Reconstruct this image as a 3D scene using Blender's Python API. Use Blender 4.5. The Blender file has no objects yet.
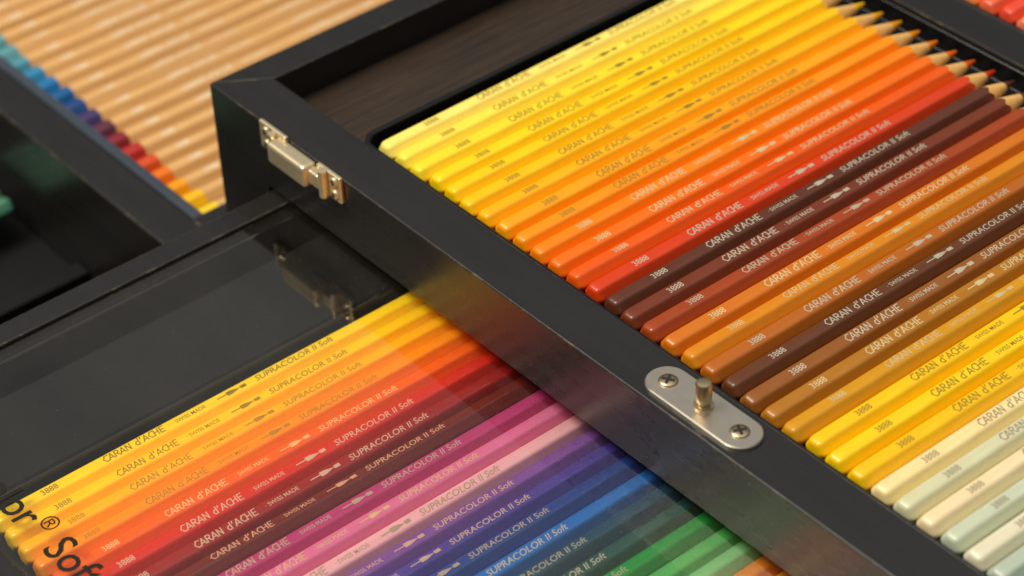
import bpy, bmesh, math, random
from mathutils import Vector, Matrix
random.seed(7)
S=0.001
C=bpy.context.scene.collection
sc=bpy.context.scene
sc.view_settings.view_transform='Standard'; sc.view_settings.look='None'; sc.view_settings.exposure=0

# ---------------------------------------------------------------- materials
def lin(c):
    r=[]
    for v in c:
        v=v/255.0
        r.append(v/12.92 if v<=0.04045 else ((v+0.055)/1.055)**2.4)
    return (r[0],r[1],r[2],1)
MC={}
def new_mat(name):
    m=bpy.data.materials.new(name); m.use_nodes=True
    nt=m.node_tree; b=nt.nodes['Principled BSDF']
    return m,nt,b
def noise(nt,scale,detail=4,rough=0.6,coord='Object',vec_scale=None):
    tc=nt.nodes.new('ShaderNodeTexCoord')
    n=nt.nodes.new('ShaderNodeTexNoise'); n.inputs['Scale'].default_value=scale
    n.inputs['Detail'].default_value=detail; n.inputs['Roughness'].default_value=rough
    if vec_scale:
        mp=nt.nodes.new('ShaderNodeMapping'); mp.inputs['Scale'].default_value=vec_scale
        nt.links.new(tc.outputs[coord],mp.inputs['Vector']); nt.links.new(mp.outputs['Vector'],n.inputs['Vector'])
    else: nt.links.new(tc.outputs[coord],n.inputs['Vector'])
    return n
def ramp(nt,src,p0,c0,p1,c1):
    r=nt.nodes.new('ShaderNodeValToRGB')
    r.color_ramp.elements[0].position=p0; r.color_ramp.elements[0].color=c0
    r.color_ramp.elements[1].position=p1; r.color_ramp.elements[1].color=c1
    nt.links.new(src,r.inputs['Fac']); return r
def lacquer(rgb,name='pencil_lacquer',rough=0.27,k=1.0):
    key=(name,tuple(rgb))
    if key in MC: return MC[key]
    m,nt,b=new_mat(name)
    c=lin(rgb); c=(c[0]*k,c[1]*k,c[2]*k,1)
    n=noise(nt,60,5,0.6,vec_scale=(1,8,8))
    d=(c[0]*0.93,c[1]*0.89,c[2]*0.87,1)
    r=ramp(nt,n.outputs['Fac'],0.35,d,0.6,c)
    nt.links.new(r.outputs['Color'],b.inputs['Base Color'])
    n2=noise(nt,400,4,0.7)
    r2=ramp(nt,n2.outputs['Fac'],0.3,(rough-.06,)*3+(1,),0.75,(rough+.14,)*3+(1,))
    nt.links.new(r2.outputs['Color'],b.inputs['Roughness'])
    bp=nt.nodes.new('ShaderNodeBump'); bp.inputs['Strength'].default_value=0.10; bp.inputs['Distance'].default_value=0.0003
    nt.links.new(n2.outputs['Fac'],bp.inputs['Height']); nt.links.new(bp.outputs['Normal'],b.inputs['Normal'])
    b.inputs['IOR'].default_value=1.5
    MC[key]=m; return m
def black_paint(name='black_paint',base=(0.011,0.0100,0.0085),rough=0.26,dust=0.05,spec=0.62,bump=0.05):
    m,nt,b=new_mat(name)
    n=noise(nt,1100,3,0.6)
    r=ramp(nt,n.outputs['Fac'],0.68,base+(1,),0.80,(base[0]+dust,base[1]+dust*.9,base[2]+dust*.75,1))
    n3=noise(nt,90,6,0.65,vec_scale=(1,0.12,1))
    mx=nt.nodes.new('ShaderNodeMix'); mx.data_type='RGBA'; mx.inputs['Factor'].default_value=0.45
    r3=ramp(nt,n3.outputs['Fac'],0.35,base+(1,),0.75,(base[0]*2.3,base[1]*2.1,base[2]*1.8,1))
    nt.links.new(r.outputs['Color'],mx.inputs['A']); nt.links.new(r3.outputs['Color'],mx.inputs['B'])
    nt.links.new(mx.outputs['Result'],b.inputs['Base Color'])
    n2=noise(nt,160,6,0.65,vec_scale=(1,0.2,1))
    r2=ramp(nt,n2.outputs['Fac'],0.3,(rough-.03,)*3+(1,),0.75,(rough+.09,)*3+(1,))
    nt.links.new(r2.outputs['Color'],b.inputs['Roughness'])
    bp=nt.nodes.new('ShaderNodeBump'); bp.inputs['Strength'].default_value=bump; bp.inputs['Distance'].default_value=0.0001
    n4=noise(nt,900,4,0.6,vec_scale=(1,0.15,1))
    nt.links.new(n4.outputs['Fac'],bp.inputs['Height']); nt.links.new(bp.outputs['Normal'],b.inputs['Normal'])
    b.inputs['Specular IOR Level'].default_value=spec
    return m
def worn_edge():
    m,nt,b=new_mat('worn_painted_edge')
    n=noise(nt,150,6,0.75)
    r=ramp(nt,n.outputs['Fac'],0.52,(0.024,0.021,0.017,1),0.80,(0.19,0.135,0.065,1))
    nt.links.new(r.outputs['Color'],b.inputs['Base Color'])
    b.inputs['Roughness'].default_value=0.33
    return m
def metal(name,rgb,rough=0.3,met=1):
    m,nt,b=new_mat(name)
    n=noise(nt,300,5,0.7)
    r=ramp(nt,n.outputs['Fac'],0.3,tuple(c*.78 for c in rgb)+(1,),0.6,tuple(rgb)+(1,))
    nt.links.new(r.outputs['Color'],b.inputs['Base Color'])
    r2=ramp(nt,n.outputs['Fac'],0.3,(rough+.12,)*3+(1,),0.7,(rough-.05,)*3+(1,))
    nt.links.new(r2.outputs['Color'],b.inputs['Roughness'])
    b.inputs['Metallic'].default_value=met
    return m
def dark_wood():
    m,nt,b=new_mat('dark_stained_wood')
    n=noise(nt,260,7,0.75,vec_scale=(0.10,2.2,1))
    r=ramp(nt,n.outputs['Fac'],0.35,(0.010,0.006,0.003,1),0.75,(0.060,0.032,0.015,1))
    nt.links.new(r.outputs['Color'],b.inputs['Base Color'])
    b.inputs['Roughness'].default_value=0.5
    bp=nt.nodes.new('ShaderNodeBump'); bp.inputs['Strength'].default_value=0.15; bp.inputs['Distance'].default_value=0.0002
    nt.links.new(n.outputs['Fac'],bp.inputs['Height']); nt.links.new(bp.outputs['Normal'],b.inputs['Normal'])
    return m
def nat_wood(name,c0,c1,rough=0.5):
    m,nt,b=new_mat(name)
    n=noise(nt,150,6,0.65,vec_scale=(0.15,2,2))
    r=ramp(nt,n.outputs['Fac'],0.3,lin(c0),0.7,lin(c1))
    nt.links.new(r.outputs['Color'],b.inputs['Base Color'])
    b.inputs['Roughness'].default_value=rough
    return m
def sheet_glass():
    m=bpy.data.materials.new('clear_acrylic'); m.use_nodes=True
    nt=m.node_tree; nt.nodes.clear()
    o=nt.nodes.new('ShaderNodeOutputMaterial'); mx=nt.nodes.new('ShaderNodeMixShader')
    t=nt.nodes.new('ShaderNodeBsdfTransparent'); t.inputs['Color'].default_value=(0.98,0.98,0.97,1)
    g=nt.nodes.new('ShaderNodeBsdfGlossy'); g.inputs['Roughness'].default_value=0.008
    g.inputs['Color'].default_value=(1,0.92,0.80,1)
    f=nt.nodes.new('ShaderNodeFresnel'); f.inputs['IOR'].default_value=1.5
    mu=nt.nodes.new('ShaderNodeMath'); mu.operation='MULTIPLY'; mu.inputs[1].default_value=1.9
    nt.links.new(f.outputs['Fac'],mu.inputs[0]); nt.links.new(mu.outputs[0],mx.inputs['Fac'])
    nt.links.new(t.outputs[0],mx.inputs[1]); nt.links.new(g.outputs[0],mx.inputs[2])
    d=nt.nodes.new('ShaderNodeBsdfDiffuse'); d.inputs['Color'].default_value=(0.6,0.50,0.38,1)
    m2=nt.nodes.new('ShaderNodeMixShader')
    # dust specks plus faint wiped-cloth smears
    n=noise(nt,1500,2,0.5); r=ramp(nt,n.outputs['Fac'],0.70,(0.0,)*3+(1,),0.80,(0.25,)*3+(1,))
    ns=noise(nt,16,5,0.6,vec_scale=(1,0.5,1)); rs=ramp(nt,ns.outputs['Fac'],0.42,(0.001,)*3+(1,),0.75,(0.022,)*3+(1,))
    ad=nt.nodes.new('ShaderNodeMath'); ad.operation='ADD'; ad.use_clamp=True
    nt.links.new(r.outputs['Color'],ad.inputs[0]); nt.links.new(rs.outputs['Color'],ad.inputs[1])
    nt.links.new(ad.outputs[0],m2.inputs['Fac'])
    nt.links.new(mx.outputs[0],m2.inputs[1]); nt.links.new(d.outputs[0],m2.inputs[2])
    nt.links.new(m2.outputs[0],o.inputs['Surface'])
    return m

BLACK=black_paint(); EDGE=worn_edge()
PLASTIC=black_paint('black_plastic',(0.004,0.004,0.004),0.2,0.02,0.5)
SHEENPL=black_paint('sheen_tinted_plastic',(0.035,0.045,0.06),0.35,0.03,0.5)  # blue-grey sheen of the rail painted into the plastic colour
MATTE=black_paint('matte_black_lining',(0.004,0.004,0.004),0.6,0.015,0.25)
NICKEL=metal('nickel',(0.88,0.72,0.45),0.30,0.78)
STEEL=metal('brushed_steel',(0.70,0.62,0.50),0.36)
BRASS=metal('aged_brass',(0.60,0.47,0.28),0.30)
SLOT=black_paint('screw_recess',(0.01,0.009,0.007),0.5,0.0)
DWOOD=dark_wood()
TIPWOOD=nat_wood('sharpened_cedar',(226,162,84),(248,204,130))
BARE=nat_wood('bare_pencil_wood',(202,148,86),(230,182,118),0.34)
GLASS=sheet_glass()
INK=black_paint('dark_print',(0.014,0.012,0.008),0.5,0.0,0.2)
FOIL_L=metal('silver_foil',(0.88,0.74,0.52),0.26,0.6)
FOIL_D=metal('gold_foil',(0.52,0.33,0.04),0.26,0.5)
FOIL_M=metal('pale_gold_foil',(1.0,0.78,0.40),0.26,0.5)
FOIL_P=metal('grey_gold_foil',(0.50,0.40,0.24),0.3,0.5)
WHITEINK=metal('pale_print',(0.82,0.70,0.50),0.5,0)

# ---------------------------------------------------------------- helpers
def thing(name,loc,label,cat,group=None):
    e=bpy.data.objects.new(name,None); e.location=Vector(loc)*S; e.empty_display_size=0.01
    e['label']=label; e['category']=cat
    if group: e['group']=group
    C.objects.link(e); return e
def add(name,me,mats,parent=None,bevel=0,bmat=None,seg=2):
    o=bpy.data.objects.new(name,me); C.objects.link(o)
    for m in mats: me.materials.append(m)
    if parent: o.parent=parent
    if bevel:
        b=o.modifiers.new('bevel','BEVEL'); b.width=bevel*S; b.segments=seg; b.limit_method='ANGLE'; b.angle_limit=math.radians(40)
        if bmat is not None: b.material=bmat
    return o
def origin(p):
    v=Vector((0,0,0))
    while p is not None: v+=Vector(p.location); p=p.parent
    return v
def mesh_of(name,vs,fs,parent=None):
    o=origin(parent) if parent else Vector((0,0,0))
    me=bpy.data.meshes.new(name)
    me.from_pydata([tuple(Vector(v)*S-o) for v in vs],[],fs); me.update()
    bm=bmesh.new(); bm.from_mesh(me); bmesh.ops.recalc_face_normals(bm,faces=bm.faces); bm.to_mesh(me); bm.free()
    return me
def boxes(name,bl,mats,parent=None,bevel=0,bmat=None,seg=2):
    vs=[];fs=[]
    for (x0,x1,y0,y1,z0,z1) in bl:
        k=len(vs)
        vs+=[(x0,y0,z0),(x1,y0,z0),(x1,y1,z0),(x0,y1,z0),(x0,y0,z1),(x1,y0,z1),(x1,y1,z1),(x0,y1,z1)]
        fs+=[tuple(k+i for i in f) for f in [(0,3,2,1),(4,5,6,7),(0,1,5,4),(1,2,6,5),(2,3,7,6),(3,0,4,7)]]
    return add(name,mesh_of(name,vs,fs,parent),mats,parent,bevel,bmat,seg)
def loft(name,loops,mats,parent=None,bevel=0,bmat=None,caps=True):
    n=len(loops[0]); vs=[v for l in loops for v in l]; fs=[]
    for j in range(len(loops)-1):
        for i in range(n):
            a=j*n+i; b=j*n+(i+1)%n
            fs.append((a,b,b+n,a+n))
    if caps: fs.append(tuple(range(n))[::-1]); fs.append(tuple((len(loops)-1)*n+i for i in range(n)))
    return add(name,mesh_of(name,vs,fs,parent),mats,parent,bevel,bmat)
def smooth(o,ang=35):
    me=o.data
    for p in me.polygons: p.use_smooth=True
    me.set_sharp_from_angle(angle=math.radians(ang))
def circ(cx,cy,z,r,n=32,ax='z'):
    return [(cx+r*math.cos(2*math.pi*i/n),cy+r*math.sin(2*math.pi*i/n),z) for i in range(n)]
def rrect(x0,x1,y0,y1,r,z,n=6):
    pts=[]
    for (cx,cy,a0) in [(x1-r,y1-r,0),(x0+r,y1-r,90),(x0+r,y0+r,180),(x1-r,y0+r,270)]:
        for i in range(n+1):
            a=math.radians(a0+90*i/n); pts.append((cx+r*math.cos(a),cy+r*math.sin(a),z))
    return pts

# ---------------------------------------------------------------- pencil meshes (axis +X)
A=3.74; L=185.0; NS=48; TAN=math.tan(math.radians(13.5))
def rh(i,a=A,cap=1.105):
    t=360*i/NS
    d=((t-90+30)%60)-30
    return min(a/math.cos(math.radians(d)),a*cap)
def ring(x,k=1.0,f=None):
    out=[]
    for i in range(NS):
        t=math.radians(360*i/NS); r=rh(i)*k
        xx=x if f is None else f(rh(i))
        out.append((xx,r*math.cos(t),r*math.sin(t)))
    return out
def pmesh(name,loops,cap0=False,cap1=False,ang=40):
    n=NS; vs=[tuple(c*S for c in v) for l in loops for v in l]; fs=[]
    for j in range(len(loops)-1):
        for i in range(n):
            a=j*n+i; b=j*n+(i+1)%n; fs.append((a,b,b+n,a+n))
    if cap0: fs.append(tuple(range(n))[::-1])
    if cap1: fs.append(tuple((len(loops)-1)*n+i for i in range(n)))
    me=bpy.data.meshes.new(name); me.from_pydata(vs,[],fs); me.update()
    bm=bmesh.new(); bm.from_mesh(me); bmesh.ops.recalc_face_normals(bm,faces=bm.faces); bm.to_mesh(me); bm.free()
    for p in me.polygons: p.use_smooth=True
    me.set_sharp_from_angle(angle=math.radians(ang))
    return me
cone_x=lambda r: L-r/TAN
LEADR=1.8
me_barrel=pmesh('barrel',[ring(0.0,0.50),ring(0.10,0.66),ring(0.38,0.80),ring(0.85,0.90),ring(1.5,0.965),ring(2.4,0.995),ring(4,1.0),ring(9,1.0),ring(60,1.0),ring(110,1.0),ring(0,1.0,cone_x)],cap0=True,ang=48)
CAP=8.5
me_cap=pmesh('end_cap',[ring(0.0,0.60),ring(0.12,0.74),ring(0.4,0.86),ring(0.9,0.94),ring(1.6,0.985),ring(2.4,1.004),ring(CAP,1.004)],cap0=True,ang=48)
me_bare=pmesh('barrel',[ring(CAP,1.0),ring(60,1.0),ring(110,1.0),ring(0,1.0,cone_x)])
def circring(x,r): return [(x,r*math.cos(math.radians(360*i/NS)),r*math.sin(math.radians(360*i/NS))) for i in range(NS)]
me_cone=pmesh('sharpened_wood',[ring(0,0.985,cone_x),circring(L-LEADR/TAN,LEADR)],ang=60)
me_lead=pmesh('lead',[circring(L-LEADR/TAN,LEADR),circring(L-2.4,0.62),circring(L-1.9,0.35)],cap1=True,ang=60)

def text_polys(s,size,x,y,shear=0.0,sx=1.0,z=0,bold=0.0,sp=1.0):
    cu=bpy.data.curves.new('t','FONT'); cu.body=s; cu.size=size; cu.shear=shear; cu.resolution_u=3; cu.offset=bold; cu.space_character=sp
    ob=bpy.data.objects.new('t',cu); C.objects.link(ob)
    bpy.context.view_layer.update()
    dg=bpy.context.evaluated_depsgraph_get()
    me=bpy.data.meshes.new_from_object(ob.evaluated_get(dg))
    vs=[(v.co.x*sx+x,v.co.y+y,z) for v in me.vertices]; fs=[tuple(p.vertices) for p in me.polygons]
    bpy.data.objects.remove(ob); bpy.data.curves.remove(cu); bpy.data.meshes.remove(me)
    return vs,fs
def merge(parts):
    V=[];F=[]
    for vs,fs in parts:
        k=len(V); V+=vs; F+=[tuple(k+i for i in f) for f in fs]
    return V,F
ZT=A+0.035
GL={'C':([[(1,.95),(.45,1),(.05,.5),(.45,0),(1,.05)]],.82),'A':([[(0,0),(.52,1),(.95,0)],[(.2,.28),(.84,.28)]],.95),'R':([[(.1,0),(.1,1),(.62,1),(.82,.74),(.6,.5),(.1,.5)],[(.42,.5),(.9,0)]],.85),
'N':([[(.1,0),(.1,1),(.85,0),(.85,1)]],.98),'d':([[(.75,1.05),(.75,0),(.3,0),(.05,.3),(.3,.62),(.75,.62)]],.85),"'":([[(.2,1.05),(.1,.75)]],.32),'H':([[(.1,0),(.1,1)],[(.85,0),(.85,1)],[(.1,.5),(.85,.5)]],.98),
'E':([[(.8,1),(.1,1),(.1,0),(.8,0)],[(.1,.5),(.7,.5)]],.82),' ':([],.45)}
def stroke_text(s,x,y,h,w,th):
    V=[];F=[]
    for ch in s:
        st,adv=GL[ch]
        for pl in st:
            for a,b in zip(pl[:-1],pl[1:]):
                ax,ay=x+a[0]*w+a[1]*h*.12,y+a[1]*h; bx,by=x+b[0]*w+b[1]*h*.12,y+b[1]*h
                dx,dy=bx-ax,by-ay; l=math.hypot(dx,dy); dx/=l; dy/=l
                e=th*.35; ax-=dx*e; ay-=dy*e; bx+=dx*e; by+=dy*e
                nx,ny=-dy*th/2,dx*th/2; k=len(V); zz=ZT+0.0006*(k%40)
                V+=[(ax-nx,ay-ny,zz),(bx-nx,by-ny,zz),(bx+nx,by+ny,zz),(ax+nx,ay+ny,zz)]; F.append((k,k+1,k+2,k+3))
        x+=adv*w+0.36
    return V,F
def mk_letter(name,num):
    w=[]
    w.append(text_polys(num,3.3,17,-1.15,0,0.92,ZT,0.03))
    w.append(stroke_text("CARAN d'ACHE",40,-1.3,2.7,1.95,0.40))
    w.append(text_polys("· SWISS MADE",2.4,66.5,-0.85,0,0.86,ZT,0.02))
    w.append(text_polys("SUPRACOLOR II Soft",3.55,99,-1.2,0.25,0.98,ZT,0.035))
    V,F=merge(w)
    me=bpy.data.meshes.new(name); me.from_pydata([tuple(c*S for c in v) for v in V],[],F); me.update()
    return me
me_letter=mk_letter('lettering','3888')
def mk_emblem():
    out=[(84.0,-.22),(87.8,-.22),(87.8,-.95),(89.8,-.95),(92.6,-.16),(93.2,-.16),(93.2,-.7),(95.4,-.7),(95.4,.7),(93.2,.7),(93.2,.16),(92.6,.16),(89.8,.95),(87.8,.95),(87.8,.22),(84.0,.22)]
    V=[(x*S,y*S,ZT*S) for x,y in out]
    me=bpy.data.meshes.new('emblem'); me.from_pydata(V,[],[tuple(range(len(V)))]); me.update(); return me
me_emblem=mk_emblem()

def child(name,me,mat,parent):
    o=bpy.data.objects.new(name,me)
    if not me.materials: me.materials.append(mat)
    C.objects.link(o); o.parent=parent
    o.material_slots[0].link='OBJECT'; o.material_slots[0].material=mat
    return o
def lum(c): return 0.3*c[0]+0.59*c[1]+0.11*c[2]
def pencil(x,y,z,rgb,cname,where,group,kind='lacquer',tips=True,k=1.0,flip=False,scale=1.0):
    e=thing('colored_pencil',(x+random.uniform(-.8,.8),y+random.uniform(-.14,.14),z),
        f'{cname} colored pencil {where}','pencil',group)
    e.rotation_euler=(math.radians(random.gauss(0,3.6)),0,math.radians(random.uniform(-.08,.08))+(math.pi if flip else 0))
    e.scale=(scale,)*3
    lm=lum(rgb)
    col=lacquer(rgb,k=k)
    if kind=='lacquer':
        child('barrel',me_barrel,col,e)
        f=FOIL_L if lm<118 else (FOIL_M if lm<158 and rgb[0]>170 else FOIL_D)
        if lm>180 and rgb[2]>130: f=FOIL_P
        child('lettering',me_letter,f,e); child('emblem',me_emblem,f,e)
    else:
        child('barrel',me_bare,BARE,e); child('end_cap',me_cap,col,e)
        child('lettering',me_letter,WHITEINK,e)
    if tips:
        child('sharpened_wood',me_cone,TIPWOOD,e); child('lead',me_lead,col,e)
    return e

# ---------------------------------------------------------------- table
tb=boxes('table_top',[(-1500,2000,-1500,2200,-160,-136)],[MATTE])
tb['kind']='structure'; tb['label']='dark matte display table top'

# ---------------------------------------------------------------- main case
case=thing('pencil_case',(95,-200,-136),'open black wooden pencil case with nickel latch on the table','case')
YE=-420
def prof(x,yl): return [(x,yl,0),(x,yl,-136),(x,-17.5,-136),(x,-17.5,-27),(x,YE,-27),(x,YE,0)]
loft('front_panel',[prof(-18.3,12.8),prof(0,0.05)],[BLACK,EDGE],case,0.5,1)
def pr2(z): return [(-18.2,12.8,z),(0.06,0.0,z),(191,0,z),(191,12.8,z)]
loft('side_panel',[pr2(-136),pr2(0)],[BLACK,EDGE],case,0.5,1)
boxes('back_panel',[(191.1,207.5,YE,12.8,-136,0)],[BLACK,EDGE],case,0.5,1)
boxes('wooden_floor',[(0.1,191,YE,-0.1,-20,-13)],[DWOOD],case)
it=add('insert_tray',mesh_of('insert_tray',*(lambda o,i,o2,i2:(o2+o+i+i2,
    [(k*28+j,k*28+(j+1)%28,(k+1)*28+(j+1)%28,(k+1)*28+j) for k in range(3) for j in range(28)]+[tuple(84+j for j in range(28))]))
    (rrect(0.5,190.8,YE+2,-46,7,-1.4),rrect(2.1,189.6,YE+4,-48,5.5,-1.4),rrect(0.5,190.8,YE+2,-46,7,-12.9),rrect(2.1,189.6,YE+4,-48,5.5,-9.2)),case),
    [PLASTIC],case,0.5)
smooth(it)

def screw(parent,cx,cy,cz,r,ax,rot=0.3,mat=NICKEL):
    V=[];F=[];MI=[]
    prof_=[(r,0),(r,0.25),(r*.9,0.55),(r*.45,0.75)]
    n=24
    def P(u,v,h):
        return (cx+u,cy+v,cz+h) if ax=='z' else (cx-h,cy+u,cz+v)
    for (rr,h) in prof_:
        for i in range(n):
            a=2*math.pi*i/n; V.append(P(rr*math.cos(a),rr*math.sin(a),h))
    for j in range(len(prof_)-1):
        for i in range(n):
            F.append((j*n+i,j*n+(i+1)%n,(j+1)*n+(i+1)%n,(j+1)*n+i)); MI.append(0)
    F.append(tuple(3*n+i for i in range(n))); MI.append(0)
    for q in (0,math.pi/2):
        a=rot+q; c,s=math.cos(a),math.sin(a); w=r*.16; l=r*.66
        k=len(V)
        for (u,v) in [(-l,-w),(l,-w),(l,w),(-l,w)]:
            V.append(P(u*c-v*s,u*s+v*c,0.80+0.02*q))
        F.append((k,k+1,k+2,k+3)); MI.append(1)
    me=mesh_of('screw',V,F,parent)
    for p,m in zip(me.polygons,MI): p.material_index=m
    o=add('screw',me,[mat,SLOT],parent); smooth(o,50); return o

pcx=-9.2; y0,y1=-245.8,-202.2; pr=6.7
def stad(z,r,e=0):
    pts=[]
    for i in range(17): a=math.pi*i/16; pts.append((pcx+r*math.cos(a),y1-pr+r*math.sin(a),z))
    for i in range(17): a=math.pi+math.pi*i/16; pts.append((pcx+r*math.cos(a),y0+pr+r*math.sin(a),z))
    return pts
pl=loft('pin_plate',[stad(0.02,pr),stad(0.9,pr),stad(1.25,pr-.35)],[STEEL],case); smooth(pl,40)
screw(pl,pcx,y1-pr-0.2,1.2,3.0,'z',0.5,BRASS); screw(pl,pcx,y0+pr+0.2,1.2,3.0,'z',1.1,BRASS)
cy=(y0+y1)/2
pn=loft('pin',[circ(pcx,cy,1.2,3.0),circ(pcx,cy,1.9,3.0),circ(pcx,cy,2.0,1.9),circ(pcx,cy,3.6,1.9),circ(pcx,cy,3.8,2.45),circ(pcx,cy,9.6,2.45),circ(pcx,cy,10.1,2.1),circ(pcx,cy,10.25,1.2)],[BRASS],pl); smooth(pn,35)

lt=boxes('latch',[(-20.0,-18.32,-34,-19,-8.8,1.9),(-20.0,-18.32,-64,-51.5,-9.2,1.0)],[NICKEL],case,0.5)
boxes('latch_lever',[(-24.6,-18.5,-50.2,-29.0,-8.2,0.2)],[NICKEL],lt,1.5,None,4)
boxes('latch_catch',[(-22.6,-18.6,-55.4,-49.4,-6.8,-1.2)],[NICKEL],lt,0.9,None,4)
kn=loft('latch_knuckle',[circ(-21.2,-56.4,z,1.6,20) for z in (-9.0,1.3)],[NICKEL],lt); smooth(kn,50)
kn=loft('latch_knuckle',[circ(-21.0,-28.0,z,1.4,20) for z in (-8.6,1.3)],[NICKEL],lt); smooth(kn,50)
screw(lt,-20.0,-23.0,-0.9,1.75,'x',.4); screw(lt,-20.0,-23.0,-6.1,1.75,'x',1.0)
screw(lt,-20.0,-60.9,-1.6,1.75,'x',.2); screw(lt,-20.0,-60.9,-6.6,1.75,'x',.8)

UP=[((255,232,112),'pale cream yellow'),((255,228,74),'lemon yellow'),((255,220,40),'light yellow'),((255,213,10),'yellow'),((255,204,0),'golden yellow'),
((254,194,0),'warm yellow'),((254,179,0),'yellow orange'),((253,163,0),'light orange'),((252,147,0),'orange'),((248,131,0),'deep orange'),
((243,111,4),'red orange'),((232,90,8),'vermilion'),((212,60,12),'orange red'),((94,48,30),'dark brown'),((116,52,28),'mahogany brown'),((160,66,24),'russet'),
((210,114,18),'orange brown'),((216,132,18),'ochre'),((180,98,22),'sienna'),((100,56,28),'umber brown'),((146,86,28),'brown'),((176,114,26),'olive brown'),((210,148,20),'gold ochre'),
((248,198,4),'yellow'),((253,208,8),'bright yellow'),((247,195,8),'golden yellow'),((250,224,156),'cream'),((214,212,170),'pale grey green'),((242,220,172),'ivory'),
((200,208,178),'pale mint grey'),((230,222,190),'off white'),((182,194,172),'grey green'),((168,184,172),'blue grey'),((200,204,192),'warm grey'),((150,164,158),'grey'),((120,130,132),'slate grey')]
for i,(c,n) in enumerate(UP):
    pencil(4.0,-56.6-8.6*i,-4.15,c,n,'lying sharpened in the open black tray','colored pencils in the open tray')

# ---------------------------------------------------------------- pulled-out box with acrylic lid
dr=thing('pencil_box',(-90,-200,-62),'black sliding box with clear lid pulled out below the open case','box')
Z1=-28
boxes('box_frame',[(-197,120,-29,-19.5,-62,Z1),(-197,-179,YE,-29.05,-62,Z1),(120.1,130,YE,-19.5,-62,Z1)],[BLACK,EDGE],dr,0.5,1)
boxes('box_floor',[(-178.9,120,YE,-29.1,-60,-44.5)],[MATTE],dr)
boxes('box_ledge',[(-178.8,119,-33.5,-29.1,-44.4,-31.0),(-178.8,119,-84,-81.5,-44.4,-34.2),(-178.9,-175.4,YE,-84.1,-44.4,-34.2)],[PLASTIC],dr,0.6)
boxes('box_lining',[(-174,118,-81.3,-37.2,-44.3,-40.5)],[MATTE],dr,0.8)
add('clear_lid',mesh_of('clear_lid',[(-178.7,YE,-29.2),(110,YE,-29.2),(110,-29.3,-29.2),(-178.7,-29.3,-29.2)],[(0,1,2,3)],dr),[GLASS],dr)
a=text_polys("Supracolor",14.2,0,0,0,1,0,0.12,0.96); wd=max(v[0] for v in a[0])
a=([(v[0]-wd+105.0,v[1],0) for v in a[0]],a[1])
b=text_polys("®",7.8,106.0,5.2,0,1,0,0.04)
c_=text_polys("Soft",14.2,116.4,0,0,1,0,0.12,1.0)
V,F=merge([a,b,c_])
TX=-169.8
me=bpy.data.meshes.new('lid_print'); oo=origin(dr)
me.from_pydata([tuple(Vector((TX+v[1],-v[0],-29.0))*S-oo) for v in V],[],F); me.update()
add('lid_print',me,[INK],dr)

LOW=[((255,220,14),'yellow'),((255,209,0),'golden yellow'),((255,186,0),'yellow orange'),((252,148,0),'orange'),((242,100,4),'red orange'),
((212,38,12),'red'),((152,22,18),'crimson'),((104,28,24),'maroon'),((182,54,114),'magenta'),((220,112,156),'pink'),((242,178,182),'light pink'),
((122,74,154),'purple'),((68,56,146),'violet'),((24,62,136),'navy blue'),((4,106,188),'blue'),((24,70,92),'slate blue'),((18,76,68),'slate green'),
((12,146,54),'green'),((74,176,84),'leaf green'),((122,196,124),'light green'),((222,134,20),'ochre'),((250,168,6),'orange'),((206,100,26),'rust'),((140,70,30),'brown'),((90,60,40),'dark brown')]
for i,(c,n) in enumerate(LOW):
    pencil(-171,-90.6-8.25*i,-38.0,c,n,'lying under the clear lid of the box','colored pencils in the covered box',scale=0.955)

# ---------------------------------------------------------------- neighbouring case
nb=thing('pencil_case',(70,150,-136),'second black pencil case holding bare wood pencils','case')
boxes('front_panel',[(-36,-20,24,420,-136,-70)],[BLACK,EDGE],nb,0.6,1)
boxes('side_panel',[(-19.9,205,24,36,-136,-70)],[BLACK,EDGE],nb,0.6,1)
boxes('back_panel',[(205.1,220,24,420,-136,-70)],[BLACK,EDGE],nb,0.6,1)
boxes('tray_floor',[(-19.8,205,36.1,420,-100,-84.5)],[MATTE],nb)
boxes('tray_rim',[(-18,-13.6,36.2,419,-84.4,-71.5)],[SHEENPL],nb,0.5)  # rim coloured with the rail's painted sheen
CAPS=[((244,204,40),'yellow'),((246,188,24),'golden'),((244,156,20),'orange'),((234,116,24),'deep orange'),((212,78,26),'red orange'),((180,44,38),'red'),((136,38,48),'crimson'),
((98,44,66),'maroon'),((70,56,104),'purple'),((34,72,130),'blue'),((26,92,150),'azure'),((34,116,170),'sky blue'),((52,132,172),'turquoise'),((80,146,164),'teal'),((96,156,160),'pale teal')]
i=0; y=44
while y<330:
    c,n=CAPS[min(i,len(CAPS)-1)]
    pencil(-12.4,y,-79.4,c,n+' capped bare wood','in the second case','bare wood pencils in the second case','bare',tips=False,scale=1.05)
    y+=10.4; i+=1
d2=thing('pencil_box',(-120,200,-128),'open lower sliding box of the second case with green pencils','box')
boxes('box_frame',[(-230,-36.2,92,100,-133,-118),(-230,-215,100.1,420,-133,-118)],[MATTE,MATTE],d2,0.6,1)
boxes('box_floor',[(-214.9,-36.3,100.1,420,-133,-124)],[MATTE],d2)
for i,c in enumerate([(78,130,104),(84,138,110),(76,128,104),(78,130,108)]):
    pencil(-42,138+8.4*i,-108,c,'dull green','in the lower box of the second case','green pencils in the lower box',flip=True,tips=False)

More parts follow.
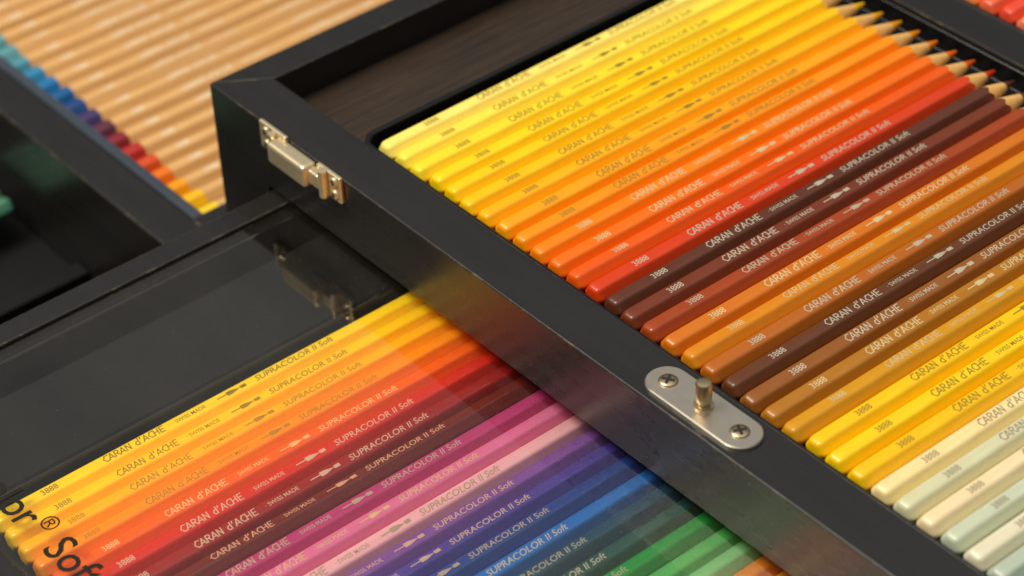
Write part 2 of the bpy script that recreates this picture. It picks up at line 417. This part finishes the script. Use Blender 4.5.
# ---------------------------------------------------------------- case behind (only a corner shows)
bc=thing('pencil_case',(300,-150,-136),'black pencil case with red pencils behind the open case','case')
boxes('front_panel',[(210,212.5,YE,12,-136,-2.5)],[BLACK,EDGE],bc,0.6,1)
boxes('tray_floor',[(212.6,400,YE,12,-136,-12)],[MATTE],bc)
for i in range(16):
    c=[(242,104,64),(238,80,50),(246,130,92),(232,70,44),(248,140,72)][i%5]
    pencil(214,-46-8.6*i,-4,c,'salmon red','in the case behind the open case','red pencils in the case behind',tips=False)

# ---------------------------------------------------------------- light: soft bright ceiling, darker walls
w=bpy.data.worlds.new('World'); sc.world=w; w.use_nodes=True
nt=w.node_tree; bg=nt.nodes['Background']
tc=nt.nodes.new('ShaderNodeTexCoord'); sp=nt.nodes.new('ShaderNodeSeparateXYZ')
nt.links.new(tc.outputs['Generated'],sp.inputs[0])
r=nt.nodes.new('ShaderNodeValToRGB')
r.color_ramp.elements[0].position=0.0; r.color_ramp.elements[0].color=(0.10,0.08,0.055,1)
r.color_ramp.elements[1].position=0.98; r.color_ramp.elements[1].color=(1.0,0.97,0.92,1)
e=r.color_ramp.elements.new(0.66); e.color=(0.28,0.31,0.34,1)
e=r.color_ramp.elements.new(0.48); e.color=(0.17,0.185,0.20,1)
nt.links.new(sp.outputs['Z'],r.inputs['Fac']); nt.links.new(r.outputs['Color'],bg.inputs['Color'])
bg.inputs['Strength'].default_value=0.92
def area(name,pos,target,size,power,col):
    l=bpy.data.lights.new(name,'AREA'); l.shape='RECTANGLE'; l.size=size[0]; l.size_y=size[1]; l.energy=power; l.color=col
    o=bpy.data.objects.new(name,l); o.location=pos
    d=Vector(target)-Vector(pos); o.rotation_euler=d.to_track_quat('-Z','Y').to_euler(); C.objects.link(o)
area('key_light',(-0.75,0.32,1.45),(0,-0.15,0),(0.8,0.8),32,(1,0.94,0.84))  # unseen key light, added for contrast on the pencil facets

# ---------------------------------------------------------------- camera
cam=bpy.data.cameras.new('camera'); co=bpy.data.objects.new('camera',cam); C.objects.link(co)
rt=Vector((.7671,-.6404,-.0360)); upv=Vector((.4200,.4590,.7829)); fw=Vector((.4849,.6158,-.6211))
M=Matrix((( rt.x,upv.x,-fw.x,-0.384),(rt.y,upv.y,-fw.y,-0.614),(rt.z,upv.z,-fw.z,0.474),(0,0,0,1)))
co.matrix_world=M
cam.sensor_width=36; cam.lens=87.96; cam.clip_start=0.01; cam.clip_end=20
cam.dof.use_dof=True; cam.dof.focus_distance=0.755; cam.dof.aperture_fstop=10.5
sc.camera=co
